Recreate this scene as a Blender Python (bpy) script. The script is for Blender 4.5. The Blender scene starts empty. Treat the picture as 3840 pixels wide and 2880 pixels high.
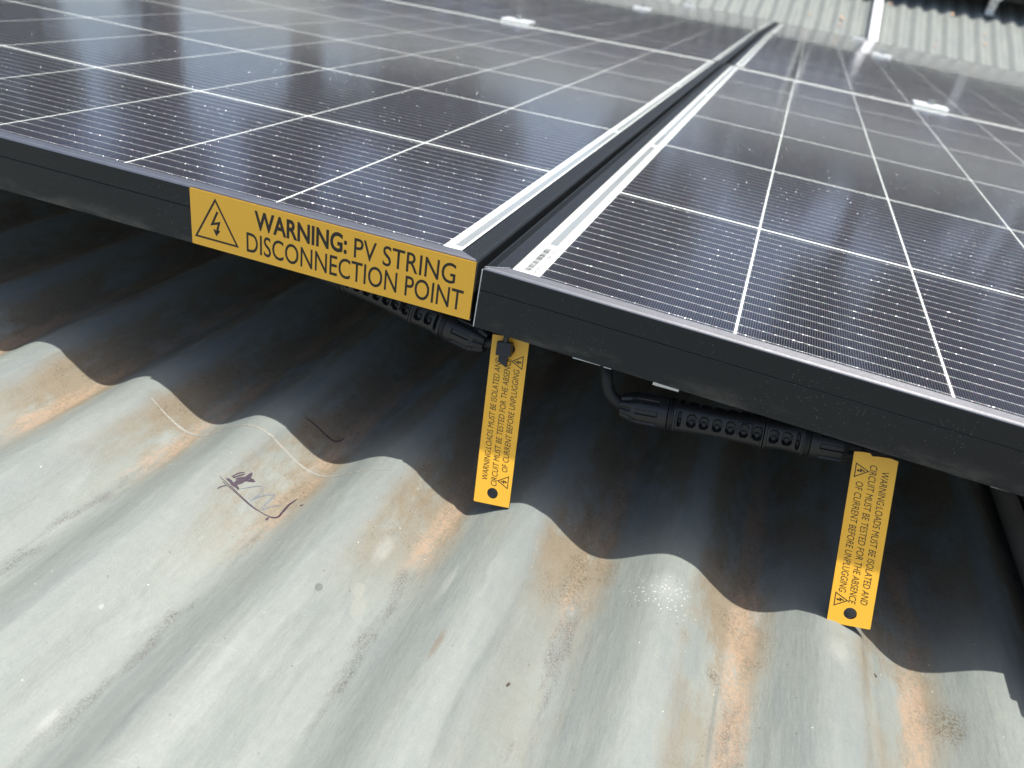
import bpy, bmesh, math, random
import numpy as np
from mathutils import Vector, Matrix, noise

random.seed(7)
S = bpy.context.scene
COL = S.collection
MM = 0.001

# ------------------------------------------------------------------ camera
cam_d = bpy.data.cameras.new('camera')
cam = bpy.data.objects.new('camera', cam_d)
COL.objects.link(cam)
RC = [(0.9354777678, 0.3240348543, 0.1410062377),
      (-0.2766337256, 0.4231878940, 0.8627779484),
      (-0.2198979941, 0.8461166702, -0.4855218354)]
r_, u_, f_ = [Vector(v) for v in RC]
M = Matrix(((r_.x, u_.x, -f_.x, 0.10887), (r_.y, u_.y, -f_.y, -0.32690), (r_.z, u_.z, -f_.z, 0.13136), (0, 0, 0, 1)))
cam.matrix_world = M
cam_d.sensor_width = 36.0
cam_d.lens = 2983.9 / 3840 * 36.0
cam_d.clip_start = 0.01
cam_d.clip_end = 2000
cam_d.dof.use_dof = True
cam_d.dof.focus_distance = 0.375
cam_d.dof.aperture_fstop = 12.0
cam_d.dof.aperture_blades = 0
S.camera = cam

# ------------------------------------------------------------------ sky, sun, exposure
SUN = Vector((0.24, 0.075, 1.0)).normalized()
SUN_EL = math.asin(SUN.z)
SUN_AZ = math.atan2(SUN.x, SUN.y)
W = bpy.data.worlds.new('World')
S.world = W
W.use_nodes = True
nt = W.node_tree
sky = nt.nodes.new('ShaderNodeTexSky')
sky.sky_type = 'NISHITA'
sky.sun_disc = False
sky.sun_elevation = SUN_EL
sky.sun_rotation = SUN_AZ
sky.air_density = 1.0
sky.dust_density = 3.5
sky.ozone_density = 0.6
bg = nt.nodes['Background']
bg.inputs[1].default_value = 0.112
nt.links.new(sky.outputs[0], bg.inputs[0])
sun_d = bpy.data.lights.new('sun', 'SUN')
sun_d.energy = 3.7
sun_d.angle = math.radians(0.53)
sun_d.color = (1.0, 0.965, 0.90)
sun = bpy.data.objects.new('sun', sun_d)
COL.objects.link(sun)
sun.location = (0, 0, 6)
sun.rotation_euler = SUN.to_track_quat('Z', 'Y').to_euler()
S.view_settings.view_transform = 'Standard'
S.view_settings.look = 'None'
S.view_settings.exposure = 0.95
S.view_settings.gamma = 1.0
S.view_settings.use_curve_mapping = False

# ------------------------------------------------------------------ material helper
class Mat:
    def __init__(s, name, **kw):
        s.m = bpy.data.materials.new(name)
        s.m.use_nodes = True
        s.t = s.m.node_tree
        s.b = s.t.nodes['Principled BSDF']
        s.out = s.t.nodes['Material Output']
        for k, v in kw.items():
            s.set(k, v)
    NAMES = dict(col='Base Color', rough='Roughness', metal='Metallic', ior='IOR', spec='Specular IOR Level',
                 coat='Coat Weight', coatr='Coat Roughness', normal='Normal', alpha='Alpha', sheen='Sheen Weight',
                 trans='Transmission Weight', sss='Subsurface Weight')
    def set(s, k, v):
        i = s.b.inputs[s.NAMES[k]]
        if hasattr(v, 'is_linked') or isinstance(v, bpy.types.NodeSocket):
            s.t.links.new(v, i)
        else:
            i.default_value = (*v, 1) if isinstance(v, (tuple, list)) and len(v) == 3 and k == 'col' else v
        return s
    def n(s, typ, ins=None, **props):
        nd = s.t.nodes.new(typ)
        for k, v in props.items():
            setattr(nd, k, v)
        if ins:
            for k, v in ins.items():
                sock = nd.inputs[k]
                if isinstance(v, bpy.types.NodeSocket):
                    s.t.links.new(v, sock)
                else:
                    if sock.type == 'RGBA' and len(v) == 3:
                        v = (*v, 1)
                    sock.default_value = v
        return nd
    def math(s, op, a, b=0.0, c=0.0, clamp=False):
        nd = s.n('ShaderNodeMath', {0: a, 1: b, 2: c}, operation=op)
        nd.use_clamp = clamp
        return nd.outputs[0]
    def coord(s):
        return s.n('ShaderNodeTexCoord').outputs['Object']
    def xyz(s, v):
        return s.n('ShaderNodeSeparateXYZ', {0: v}).outputs
    def scale(s, v, sc, loc=(0, 0, 0)):
        return s.n('ShaderNodeMapping', {'Vector': v, 'Scale': sc, 'Location': loc}).outputs[0]
    def noise(s, v, sc, detail=3.0, rough=0.5, col=False):
        nd = s.n('ShaderNodeTexNoise', {'Vector': v, 'Scale': sc, 'Detail': detail, 'Roughness': rough})
        return nd.outputs['Color' if col else 'Fac']
    def ramp(s, v, a, b, smooth=True):
        nd = s.n('ShaderNodeMapRange', {'Value': v, 'From Min': a, 'From Max': b})
        nd.interpolation_type = 'SMOOTHSTEP' if smooth else 'LINEAR'
        return nd.outputs[0]
    def mix(s, f, a, b):
        nd = s.n('ShaderNodeMix', data_type='RGBA')
        for i, v in ((0, f), (6, a), (7, b)):
            if isinstance(v, bpy.types.NodeSocket):
                s.t.links.new(v, nd.inputs[i])
            else:
                nd.inputs[i].default_value = (*v, 1) if (i > 0 and len(v) == 3) else v
        return nd.outputs[2]
    def bump(s, h, strength=0.3, dist=0.001):
        return s.n('ShaderNodeBump', {'Height': h, 'Strength': strength, 'Distance': dist}).outputs[0]

# ------------------------------------------------------------------ materials
def mat_roof(name, far=False):
    m = Mat(name)
    P = m.coord()
    x, y, z = m.xyz(P)
    wob = m.noise(m.scale(P, (6, 14, 1)), 1.0, 3)
    xw = m.math('ADD', x, m.math('MULTIPLY', m.math('SUBTRACT', wob, 0.5), 0.014))
    xf = m.math('ADD', x, m.math('MULTIPLY', m.math('SUBTRACT', m.noise(m.scale(P, (30, 60, 1), (4, 4, 4)), 1.0, 4, 0.6), 0.5), 0.010))
    def wave(xx, x0):
        return m.math('COSINE', m.math('MULTIPLY', m.math('SUBTRACT', xx, x0), 2 * math.pi / 0.0762))
    ph = wave(xw, 0.0455)
    vnarrow = m.ramp(wave(xf, 0.0455), -0.80, -0.99)
    # weathered zinc: soft long streaks of lighter and bluer metal
    n1 = m.noise(m.scale(P, (26, 5, 10)), 1.0, 5, 0.6)
    n2 = m.noise(m.scale(P, (95, 20, 20), (3, 1, 2)), 1.0, 6, 0.65)
    base = m.mix(m.ramp(n1, 0.32, 0.7), (0.172, 0.190, 0.178), (0.208, 0.222, 0.205))
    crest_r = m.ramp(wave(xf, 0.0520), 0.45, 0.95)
    base = m.mix(m.math('MULTIPLY', crest_r, m.math('MULTIPLY', m.ramp(n1, 0.65, 0.35), 0.5)), base, (0.150, 0.163, 0.168))  # bluer metal right of crests also carries painted flank shading
    base = m.mix(m.math('MULTIPLY', m.ramp(n2, 0.50, 0.66), 0.55), base, (0.160, 0.180, 0.178))
    n2b = m.noise(m.scale(P, (120, 26, 20), (9, 4, 2)), 1.0, 5, 0.6)
    base = m.mix(m.math('MULTIPLY', m.ramp(n2b, 0.54, 0.78), 0.32), base, (0.262, 0.276, 0.262))
    if far:
        nf = m.noise(m.scale(P, (9, 2.2, 4), (2, 2, 2)), 1.0, 5, 0.6)
        c = m.mix(m.math('MULTIPLY', m.ramp(nf, 0.6, 0.8), 0.25), base, (0.24, 0.215, 0.17))
        c = m.n('ShaderNodeVectorMath', {0: c, 1: (0.95, 0.95, 0.95)}, operation='MULTIPLY').outputs[0]
        m.set('col', c)
        m.set('rough', 0.55)
        m.set('spec', 0.25)
        return m.m
    # tan film right of every crest and down into the valley, thickest under and near the panels
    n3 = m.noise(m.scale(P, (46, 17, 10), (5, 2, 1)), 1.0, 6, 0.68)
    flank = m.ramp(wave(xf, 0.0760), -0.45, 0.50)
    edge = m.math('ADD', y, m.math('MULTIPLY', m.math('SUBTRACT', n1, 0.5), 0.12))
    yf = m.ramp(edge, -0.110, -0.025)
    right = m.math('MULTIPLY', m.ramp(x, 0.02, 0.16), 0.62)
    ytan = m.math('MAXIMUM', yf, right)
    wide = m.math('MAXIMUM', flank, m.math('MULTIPLY', m.ramp(y, -0.015, 0.06), m.ramp(wave(xf, 0.0520), 0.95, 0.55)))  # film spread wider under the panels, also painting their shade darker
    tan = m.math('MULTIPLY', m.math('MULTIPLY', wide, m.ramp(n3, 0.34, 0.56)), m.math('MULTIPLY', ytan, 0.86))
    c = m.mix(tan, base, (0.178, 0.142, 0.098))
    # grit that sits in the film
    g = m.noise(P, 1000, 3, 0.75)
    g2 = m.noise(m.scale(P, (1, 1, 1), (3, 3, 3)), 60, 5, 0.7)
    gm = m.math('MULTIPLY', m.math('MULTIPLY', m.ramp(g, 0.47, 0.66), m.ramp(g2, 0.44, 0.62)), m.math('ADD', m.math('MULTIPLY', tan, 0.8), 0.04))
    c = m.mix(gm, c, (0.085, 0.062, 0.038))
    # pale orange clay on the valley floor, broken up by grit
    n4 = m.noise(m.scale(P, (70, 22, 10), (1, 8, 3)), 1.0, 6, 0.75)
    n4b = m.noise(P, 650, 3, 0.75)
    yo = m.ramp(edge, -0.088, -0.058)
    yo = m.math('MAXIMUM', yo, m.math('MULTIPLY', m.ramp(x, 0.10, 0.13), 0.95))
    orange = m.math('MULTIPLY', m.math('MULTIPLY', vnarrow, m.ramp(m.math('ADD', m.math('MULTIPLY', n4, 1.3), m.math('MULTIPLY', n4b, 1.0)), 1.00, 1.34)), m.math('MULTIPLY', yo, 0.74))
    c = m.mix(orange, c, (0.300, 0.212, 0.148))
    og = m.math('MULTIPLY', m.math('MULTIPLY', m.ramp(wave(xf, 0.0455), -0.6, -0.9), m.ramp(g, 0.55, 0.68)), m.math('MULTIPLY', m.math('MULTIPLY', yo, m.ramp(x, -0.02, 0.10)), m.ramp(g2, 0.42, 0.58)))
    c = m.mix(m.math('MULTIPLY', og, 0.5), c, (0.105, 0.070, 0.042))
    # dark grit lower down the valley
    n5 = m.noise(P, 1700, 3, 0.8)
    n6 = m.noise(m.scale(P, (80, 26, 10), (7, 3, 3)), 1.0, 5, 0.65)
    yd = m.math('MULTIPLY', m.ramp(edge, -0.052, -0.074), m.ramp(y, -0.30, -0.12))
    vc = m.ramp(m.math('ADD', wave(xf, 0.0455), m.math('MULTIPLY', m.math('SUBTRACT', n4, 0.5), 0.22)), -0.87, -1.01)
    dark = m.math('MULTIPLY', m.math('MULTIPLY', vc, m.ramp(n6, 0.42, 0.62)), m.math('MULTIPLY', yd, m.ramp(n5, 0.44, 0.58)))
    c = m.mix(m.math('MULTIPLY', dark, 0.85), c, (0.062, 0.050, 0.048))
    # single stains and scuffs
    def spot(cx, cy, rx, ry, rough=0.5, nsc=260, soft=0.25):
        dx = m.math('DIVIDE', m.math('SUBTRACT', x, cx), rx)
        dy = m.math('DIVIDE', m.math('SUBTRACT', y, cy), ry)
        d = m.math('SQRT', m.math('ADD', m.math('MULTIPLY', dx, dx), m.math('MULTIPLY', dy, dy)))
        d = m.math('ADD', d, m.math('MULTIPLY', m.math('SUBTRACT', m.noise(P, nsc, 4, 0.6), 0.5), rough))
        return m.ramp(d, 1.0 + soft, 1.0 - soft)
    def paint(c, mask, k, col):
        return m.mix(m.math('MULTIPLY', mask, k), c, col)
    c = paint(c, spot(-0.0183, -0.1042, 0.0015, 0.0021, 0.25, 300, 0.08), 0.75, (0.098, 0.105, 0.096))
    c = paint(c, spot(-0.0062, -0.0905, 0.0022, 0.0040, 0.7, 160, 0.25), 0.35, (0.262, 0.255, 0.222))
    c = paint(c, spot(-0.0025, -0.0975, 0.0028, 0.0060, 0.9, 160, 0.3), 0.30, (0.262, 0.255, 0.222))
    c = paint(c, spot(-0.0080, -0.0632, 0.0030, 0.0090, 1.0, 200, 0.5), 0.45, (0.285, 0.290, 0.272))
    c = paint(c, spot(0.0278, -0.0709, 0.0022, 0.0100, 0.9, 200, 0.5), 0.45, (0.285, 0.290, 0.272))
    c = paint(c, spot(0.0394, -0.1106, 0.0014, 0.0080, 0.9, 300, 0.5), 0.6, (0.150, 0.118, 0.085))
    c = paint(c, spot(0.1520, -0.0870, 0.0010, 0.0210, 0.7, 200, 0.5), 0.6, (0.118, 0.122, 0.112))
    c = paint(c, spot(0.2500, -0.0400, 0.0050, 0.0090, 1.4, 220, 0.6), m.math('MULTIPLY', m.ramp(g, 0.42, 0.6), 0.8), (0.100, 0.078, 0.048))
    c = paint(c, spot(0.1493, -0.0620, 0.0030, 0.0040, 1.4, 260, 0.6), m.math('MULTIPLY', m.ramp(g, 0.42, 0.6), 0.8), (0.100, 0.078, 0.048))
    c = paint(c, spot(0.0790, -0.0290, 0.0050, 0.0190, 1.6, 180, 0.7), m.math('MULTIPLY', m.ramp(g, 0.42, 0.6), 0.8), (0.100, 0.078, 0.048))
    c = paint(c, spot(0.1998, -0.0330, 0.0040, 0.0060, 2.2, 900, 0.5), 0.30, (0.32, 0.32, 0.305))
    c = paint(c, spot(0.2006, -0.0223, 0.0024, 0.0022, 0.2, 200, 0.1), 0.5, (0.175, 0.180, 0.165))
    c = paint(c, spot(-0.0728, -0.1931, 0.0016, 0.0055, 4.5, 1400, 0.4), 0.14, (0.55, 0.54, 0.52))
    c = paint(c, spot(-0.0892, -0.1495, 0.0008, 0.0012, 1.8, 1200, 0.4), 0.35, (0.4, 0.4, 0.38))
    # white lime splatter
    vw = m.n('ShaderNodeTexVoronoi', {'Vector': P, 'Scale': 620.0})
    sw = m.math('MULTIPLY', m.ramp(vw.outputs['Distance'], 0.30, 0.14), m.ramp(m.xyz(vw.outputs['Color'])[1], 0.45, 0.5))
    c = paint(c, m.math('MULTIPLY', sw, spot(0.1215, -0.0360, 0.0150, 0.0115, 0.9, 120, 0.6)), 0.8, (0.62, 0.61, 0.58))
    c = paint(c, m.math('MULTIPLY', spot(0.1200, -0.0330, 0.0080, 0.0080, 0.9, 120, 0.8), 1.0), 0.22, (0.40, 0.42, 0.42))
    # thin hairline scratches
    sc = m.n('ShaderNodeTexNoise', {'Vector': m.scale(P, (18, 120, 1), (3, 3, 3)), 'Scale': 1.0, 'Detail': 2.0, 'Distortion': 1.5}).outputs[0]
    hl = m.math('MULTIPLY', m.ramp(m.math('ABSOLUTE', m.math('SUBTRACT', sc, 0.5)), 0.004, 0.001), m.ramp(n1, 0.5, 0.62))
    c = paint(c, hl, 0.35, (0.32, 0.32, 0.30))
    # specks
    vd = m.n('ShaderNodeTexVoronoi', {'Vector': P, 'Scale': 240.0, 'Randomness': 1.0})
    rnd = m.xyz(vd.outputs['Color'])
    sp = m.math('MULTIPLY', m.ramp(vd.outputs['Distance'], 0.16, 0.06), m.ramp(rnd[0], 0.90, 0.93))
    c = m.mix(m.math('MULTIPLY', sp, 0.55), c, (0.07, 0.055, 0.04))
    sp2 = m.math('MULTIPLY', m.ramp(vd.outputs['Distance'], 0.10, 0.04), m.ramp(rnd[1], 0.93, 0.95))
    c = m.mix(m.math('MULTIPLY', sp2, 0.8), c, (0.6, 0.59, 0.57))
    c = m.n('ShaderNodeVectorMath', {0: c, 1: (0.97, 0.98, 0.96)}, operation='MULTIPLY').outputs[0]
    grain = m.math('ADD', 0.80, m.math('MULTIPLY', m.noise(P, 1400, 3, 0.75), 0.40))
    grain = m.math('MULTIPLY', grain, m.math('ADD', 0.90, m.math('MULTIPLY', m.noise(P, 190, 5, 0.7), 0.20)))
    c = m.n('ShaderNodeVectorMath', {0: c, 'Scale': grain}, operation='SCALE').outputs[0]
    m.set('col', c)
    m.set('metal', 0.0)
    m.set('rough', m.math('ADD', 0.42, m.math('MULTIPLY', m.math('ADD', m.math('ADD', tan, orange), n2), 0.24), clamp=True))
    m.set('spec', m.math('SUBTRACT', 0.30, m.math('MULTIPLY', tan, 0.2)))
    h = m.math('ADD', m.math('MULTIPLY', n2, 0.7), m.math('MULTIPLY', m.math('MULTIPLY', g, 0.14), m.math('ADD', 0.12, m.math('MAXIMUM', tan, orange))))
    h = m.math('ADD', h, m.math('MULTIPLY', n2b, 0.5))
    m.set('normal', m.bump(h, 0.6, 0.0020))
    return m.m

def mat_cell():
    m = Mat('solar_cell')
    P = m.coord()
    x, y, z = m.xyz(P)
    info = m.n('ShaderNodeObjectInfo')
    fy = m.math('FRACT', m.math('DIVIDE', y, 0.0101))
    dy = m.math('ABSOLUTE', m.math('SUBTRACT', fy, 0.5))
    bus = m.ramp(dy, 0.052, 0.034)
    fx = m.math('FRACT', m.math('DIVIDE', x, 0.00112))
    fing = m.ramp(m.math('ABSOLUTE', m.math('SUBTRACT', fx, 0.5)), 0.15, 0.08)
    # random facet per tiny patch of silver paste
    v = m.n('ShaderNodeTexVoronoi', {'Vector': m.n('ShaderNodeVectorMath', {0: P, 1: info.outputs['Location']}, operation='ADD').outputs[0], 'Scale': 2200.0})
    geo = m.n('ShaderNodeNewGeometry')
    off = m.n('ShaderNodeVectorMath', {0: v.outputs['Color'], 1: (0.5, 0.5, 0.5)}, operation='SUBTRACT').outputs[0]
    off = m.n('ShaderNodeVectorMath', {0: off, 'Scale': 0.95}, operation='SCALE').outputs[0]
    nn = m.n('ShaderNodeVectorMath', {0: geo.outputs['Normal'], 1: off}, operation='ADD').outputs[0]
    nn = m.n('ShaderNodeVectorMath', {0: nn}, operation='NORMALIZE').outputs[0]
    line = m.math('MAXIMUM', bus, m.math('MULTIPLY', fing, 0.20))
    tone = m.mix(info.outputs['Random'], (0.0045, 0.0050, 0.014), (0.0075, 0.0078, 0.022))
    glint_hue = m.n('ShaderNodeHueSaturation', {'Hue': m.xyz(v.outputs['Color'])[0], 'Saturation': 1.0, 'Value': 1.0, 'Color': (1.0, 0.62, 0.45, 1)}).outputs[0]
    rv = m.xyz(v.outputs['Color'])
    silver = m.mix(m.math('MULTIPLY', m.ramp(rv[1], 0.62, 0.8), 0.75), (0.50, 0.50, 0.52), glint_hue)  # coloured sparkle painted into the silver as random tinted and bright facets
    silver = m.mix(m.math('MULTIPLY', m.ramp(rv[2], 0.80, 0.9), 0.7), silver, (0.95, 0.93, 0.90))
    pad = m.math('MULTIPLY', bus, m.ramp(m.math('ABSOLUTE', m.math('SUBTRACT', m.math('FRACT', m.math('DIVIDE', x, 0.0081)), 0.5)), 0.13, 0.06))
    c = m.mix(line, tone, silver)
    c = m.mix(m.math('MULTIPLY', pad, 0.6), c, (0.62, 0.62, 0.64))
    m.set('col', c)
    m.set('metal', m.math('MULTIPLY', line, 0.9))
    m.set('rough', 0.37)
    m.set('spec', 0.12)
    m.set('normal', m.n('ShaderNodeMix', {0: m.math('MULTIPLY', line, 0.95), 4: geo.outputs['Normal'], 5: nn}, data_type='VECTOR').outputs[1])
    return m.m

def mat_glass():
    m = Mat('panel_glass')
    t = m.t
    t.nodes.remove(m.b)
    P = m.coord()
    b = m.bump(m.noise(m.scale(P, (1, 1, 1)), 420, 2, 0.5), 0.10, 0.0006)
    fr = m.n('ShaderNodeFresnel', {'IOR': 1.30, 'Normal': b})
    fac = m.math('MULTIPLY', fr.outputs[0], 0.92)
    tr = m.n('ShaderNodeBsdfTransparent', {'Color': (0.95, 0.97, 0.965)})
    gl = m.n('ShaderNodeBsdfGlossy', {'Color': (1, 1, 1), 'Roughness': 0.085, 'Normal': b})
    mx = m.n('ShaderNodeMixShader', {0: fac, 1: tr.outputs[0], 2: gl.outputs[0]})
    # dust
    big = m.noise(m.scale(P, (1, 1, 1)), 9, 5, 0.65)
    fine = m.noise(P, 700, 2, 0.7)
    v = m.n('ShaderNodeTexVoronoi', {'Vector': P, 'Scale': 130.0})
    rn = m.xyz(v.outputs['Color'])
    dot = m.math('MULTIPLY', m.ramp(v.outputs['Distance'], 0.07, 0.02), m.ramp(rn[0], 0.86, 0.9))
    v2 = m.n('ShaderNodeTexVoronoi', {'Vector': P, 'Scale': 14.0})
    blot = m.math('MULTIPLY', m.ramp(m.math('ADD', v2.outputs['Distance'], m.math('MULTIPLY', m.noise(m.scale(P, (40, 90, 1)), 1.0, 5, 0.8), 0.35)), 0.30, 0.16), m.ramp(m.xyz(v2.outputs['Color'])[1], 0.80, 0.86))
    d = m.math('ADD', m.math('MULTIPLY', big, 0.010), m.math('MULTIPLY', m.ramp(fine, 0.5, 0.75), 0.02))
    d = m.math('ADD', d, m.math('MULTIPLY', dot, 0.16))
    d = m.math('ADD', d, m.math('MULTIPLY', blot, 0.16), clamp=True)
    lw = m.n('ShaderNodeLayerWeight', {'Blend': 0.5}).outputs['Facing']
    d = m.math('MULTIPLY', d, m.math('ADD', 0.6, m.math('MULTIPLY', m.math('POWER', lw, 6.0), 0.9)), clamp=True)
    df = m.n('ShaderNodeBsdfDiffuse', {'Color': (0.34, 0.32, 0.285, 1)})
    mx2 = m.n('ShaderNodeMixShader', {0: d, 1: mx.outputs[0], 2: df.outputs[0]})
    t.links.new(mx2.outputs[0], m.out.inputs[0])
    return m.m

def mat_frame():
    m = Mat('black_anodised', metal=0.35, rough=0.42)
    P = m.coord()
    n = m.noise(m.scale(P, (3, 3, 3)), 3, 4)
    c = m.mix(n, (0.0115, 0.0138, 0.016), (0.0175, 0.0205, 0.0235))
    v = m.n('ShaderNodeTexVoronoi', {'Vector': P, 'Scale': 900.0})
    cl = m.ramp(m.noise(P, 34, 4, 0.7), 0.44, 0.62)
    dot = m.math('MULTIPLY', m.ramp(v.outputs['Distance'], 0.30, 0.14), m.ramp(m.xyz(v.outputs['Color'])[0], 0.70, 0.82))
    dd = m.math('MULTIPLY', dot, m.math('ADD', 0.03, m.math('MULTIPLY', cl, 0.42)))
    z = m.xyz(P)[2]
    low = m.math('MULTIPLY', m.ramp(z, -0.020, -0.030), m.ramp(m.noise(m.scale(P, (30, 30, 90)), 1, 4, 0.7), 0.42, 0.7))
    dd = m.math('ADD', dd, m.math('MULTIPLY', low, 0.28), clamp=True)
    c = m.mix(dd, c, (0.22, 0.20, 0.17))
    m.set('col', c)
    m.set('metal', m.math('MULTIPLY', m.math('SUBTRACT', 1.0, dd), 0.35))
    m.set('normal', m.bump(m.noise(P, 1500, 2), 0.10, 0.0002))
    return m.m

def simple(name, col, rough=0.5, metal=0.0, nsc=60, namp=0.12, bump=0.15, bd=0.0003, **kw):
    m = Mat(name, rough=rough, metal=metal, **kw)
    P = m.coord()
    n = m.noise(P, nsc, 4, 0.6)
    m.set('col', m.mix(n, tuple(c * (1 - namp) for c in col), tuple(min(1, c * (1 + namp)) for c in col)))
    m.set('normal', m.bump(m.noise(P, nsc * 8, 3), bump, bd))
    return m.m

M_ROOF = mat_roof('zinc_roof_sheet')
M_FROOF = mat_roof('zinc_roof_sheet_far', far=True)
M_CELL = mat_cell()
M_GLASS = mat_glass()
M_FRAME = mat_frame()
def mat_lip():
    m = Mat('ribbed_anodised_lip', metal=0.85, rough=0.36)
    P = m.coord()
    m.set('col', m.mix(m.noise(P, 90, 4, 0.7), (0.22, 0.22, 0.225), (0.33, 0.33, 0.335)))
    m.set('normal', m.bump(m.noise(P, 1500, 2), 0.15, 0.0002))
    return m.m
M_LIP = mat_lip()
M_BACK = simple('white_backsheet', (0.62, 0.635, 0.63), 0.6, nsc=20, namp=0.03)
M_RIBBON = simple('grey_ribbon', (0.26, 0.275, 0.29), 0.45, 0.2, nsc=200, namp=0.08)
M_ALU = simple('mill_aluminium', (0.80, 0.81, 0.81), 0.38, 0.45, nsc=300, namp=0.05)
M_ALUB = simple('cut_aluminium', (0.62, 0.63, 0.65), 0.45, 0.6, nsc=300, namp=0.2)
M_STEEL = simple('bolt_steel', (0.62, 0.62, 0.62), 0.25, 1.0)
M_YEL = simple('yellow_laminate', (1.0, 0.515, 0.045), 0.28, nsc=25, namp=0.05, bump=0.05)
M_CORE = simple('black_laminate_core', (0.035, 0.028, 0.022), 0.45)
M_INK = simple('engraved_black', (0.018, 0.014, 0.011), 0.5)
M_PLAS = simple('black_plastic', (0.020, 0.020, 0.0215), 0.42, nsc=150, namp=0.2, bump=0.2)
M_RUB = simple('cable_rubber', (0.013, 0.013, 0.014), 0.55, nsc=90, namp=0.2)
M_MARK = simple('marker_ink', (0.040, 0.026, 0.042), 0.45, nsc=900, namp=0.5)
M_MARKF = simple('faded_marker_ink', (0.115, 0.13, 0.15), 0.5, nsc=900, namp=0.4)
M_SCR = simple('scratched_zinc', (0.255, 0.25, 0.22), 0.5, 0.2, nsc=500, namp=0.3)
M_PRINT = simple('barcode_print', (0.08, 0.08, 0.08), 0.6)
M_PIPE = simple('weathered_conduit', (0.30, 0.26, 0.21), 0.7, nsc=40, namp=0.2)
M_LEAF = simple('dry_leaf', (0.42, 0.25, 0.13), 0.6, nsc=40, namp=0.25)
M_CRUMB = simple('dark_bark', (0.06, 0.04, 0.03), 0.8, nsc=400, namp=0.3)
M_BARK = simple('tree_bark', (0.12, 0.09, 0.07), 0.85, nsc=8, namp=0.3, bump=0.5, bd=0.02)
M_FOL = simple('tree_foliage', (0.040, 0.058, 0.024), 0.55, nsc=1.3, namp=0.45)
M_FOL2 = simple('olive_foliage', (0.070, 0.072, 0.032), 0.55, nsc=1.1, namp=0.45)
M_GRASS = simple('garden_ground', (0.085, 0.095, 0.045), 0.9, nsc=0.4, namp=0.4)

# ------------------------------------------------------------------ object helpers
def tag(o, label=None, cat=None, group=None, kind=None):
    if label: o['label'] = label
    if cat: o['category'] = cat
    if group: o['group'] = group
    if kind: o['kind'] = kind
    return o

def empty(name, loc=(0, 0, 0), parent=None):
    o = bpy.data.objects.new(name, None)
    o.empty_display_size = 0.01
    COL.objects.link(o)
    o.location = loc
    o.parent = parent
    return o

def meshobj(name, verts, faces, mat, parent=None, smooth=False):
    me = bpy.data.meshes.new(name)
    me.from_pydata([tuple(v) for v in verts], [], faces)
    me.materials.append(mat)
    if smooth:
        me.polygons.foreach_set('use_smooth', [True] * len(me.polygons))
    me.update()
    o = bpy.data.objects.new(name, me)
    COL.objects.link(o)
    o.parent = parent
    return o

def bmobj(name, bm, mat, parent=None, smooth=False):
    me = bpy.data.meshes.new(name)
    bm.to_mesh(me); bm.free()
    me.materials.append(mat)
    if smooth:
        me.polygons.foreach_set('use_smooth', [True] * len(me.polygons))
    o = bpy.data.objects.new(name, me)
    COL.objects.link(o)
    o.parent = parent
    return o

def bm_box(bm, x0, x1, y0, y1, z0, z1, bev=0.0, mtx=None):
    r = bmesh.ops.create_cube(bm, size=1.0)
    vs = r['verts']
    bmesh.ops.scale(bm, verts=vs, vec=(x1 - x0, y1 - y0, z1 - z0))
    bmesh.ops.translate(bm, verts=vs, vec=((x0 + x1) / 2, (y0 + y1) / 2, (z0 + z1) / 2))
    if bev:
        es = list({e for v in vs for e in v.link_edges})
        r2 = bmesh.ops.bevel(bm, geom=es, offset=bev, segments=2, affect='EDGES', profile=0.6)
        vs = list({v for f in r2['faces'] for v in f.verts} | {v for v in vs if v.is_valid})
    if mtx is not None:
        bmesh.ops.transform(bm, matrix=mtx, verts=[v for v in vs if v.is_valid])
    return vs

def boxobj(name, x0, x1, y0, y1, z0, z1, mat, parent=None, bev=0.0):
    bm = bmesh.new()
    bm_box(bm, x0, x1, y0, y1, z0, z1, bev)
    return bmobj(name, bm, mat, parent)

def tube(name, pts, r, mat, parent=None, seg=16, sub=8):
    P = [Vector(p) for p in pts]
    C = []
    for i in range(len(P) - 1):
        p0, p1, p2, p3 = P[max(i - 1, 0)], P[i], P[i + 1], P[min(i + 2, len(P) - 1)]
        for k in range(sub):
            t = k / sub
            C.append(0.5 * ((2 * p1) + (p2 - p0) * t + (2 * p0 - 5 * p1 + 4 * p2 - p3) * t * t + (3 * p1 - p0 - 3 * p2 + p3) * t ** 3))
    C.append(P[-1])
    V, F = [], []
    up = Vector((0, 0, 1))
    for i, c in enumerate(C):
        d = (C[min(i + 1, len(C) - 1)] - C[max(i - 1, 0)]).normalized()
        a = d.cross(up)
        if a.length < 1e-3: a = d.cross(Vector((0, 1, 0)))
        a.normalize(); b = a.cross(d); up = b
        for k in range(seg):
            an = 2 * math.pi * k / seg
            V.append(c + (a * math.cos(an) + b * math.sin(an)) * r)
    for i in range(len(C) - 1):
        for k in range(seg):
            k2 = (k + 1) % seg
            F.append((i * seg + k, i * seg + k2, (i + 1) * seg + k2, (i + 1) * seg + k))
    F.append(tuple(range(seg))[::-1]); F.append(tuple((len(C) - 1) * seg + k for k in range(seg)))
    return meshobj(name, V, F, mat, parent, True)

# ------------------------------------------------------------------ near roof
def zbase(x):
    s = -0.0272 * max(x, 0.0)
    return -0.123 + 0.008 * math.cos(2 * math.pi * (x - 0.0455) / 0.0762) + s

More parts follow.
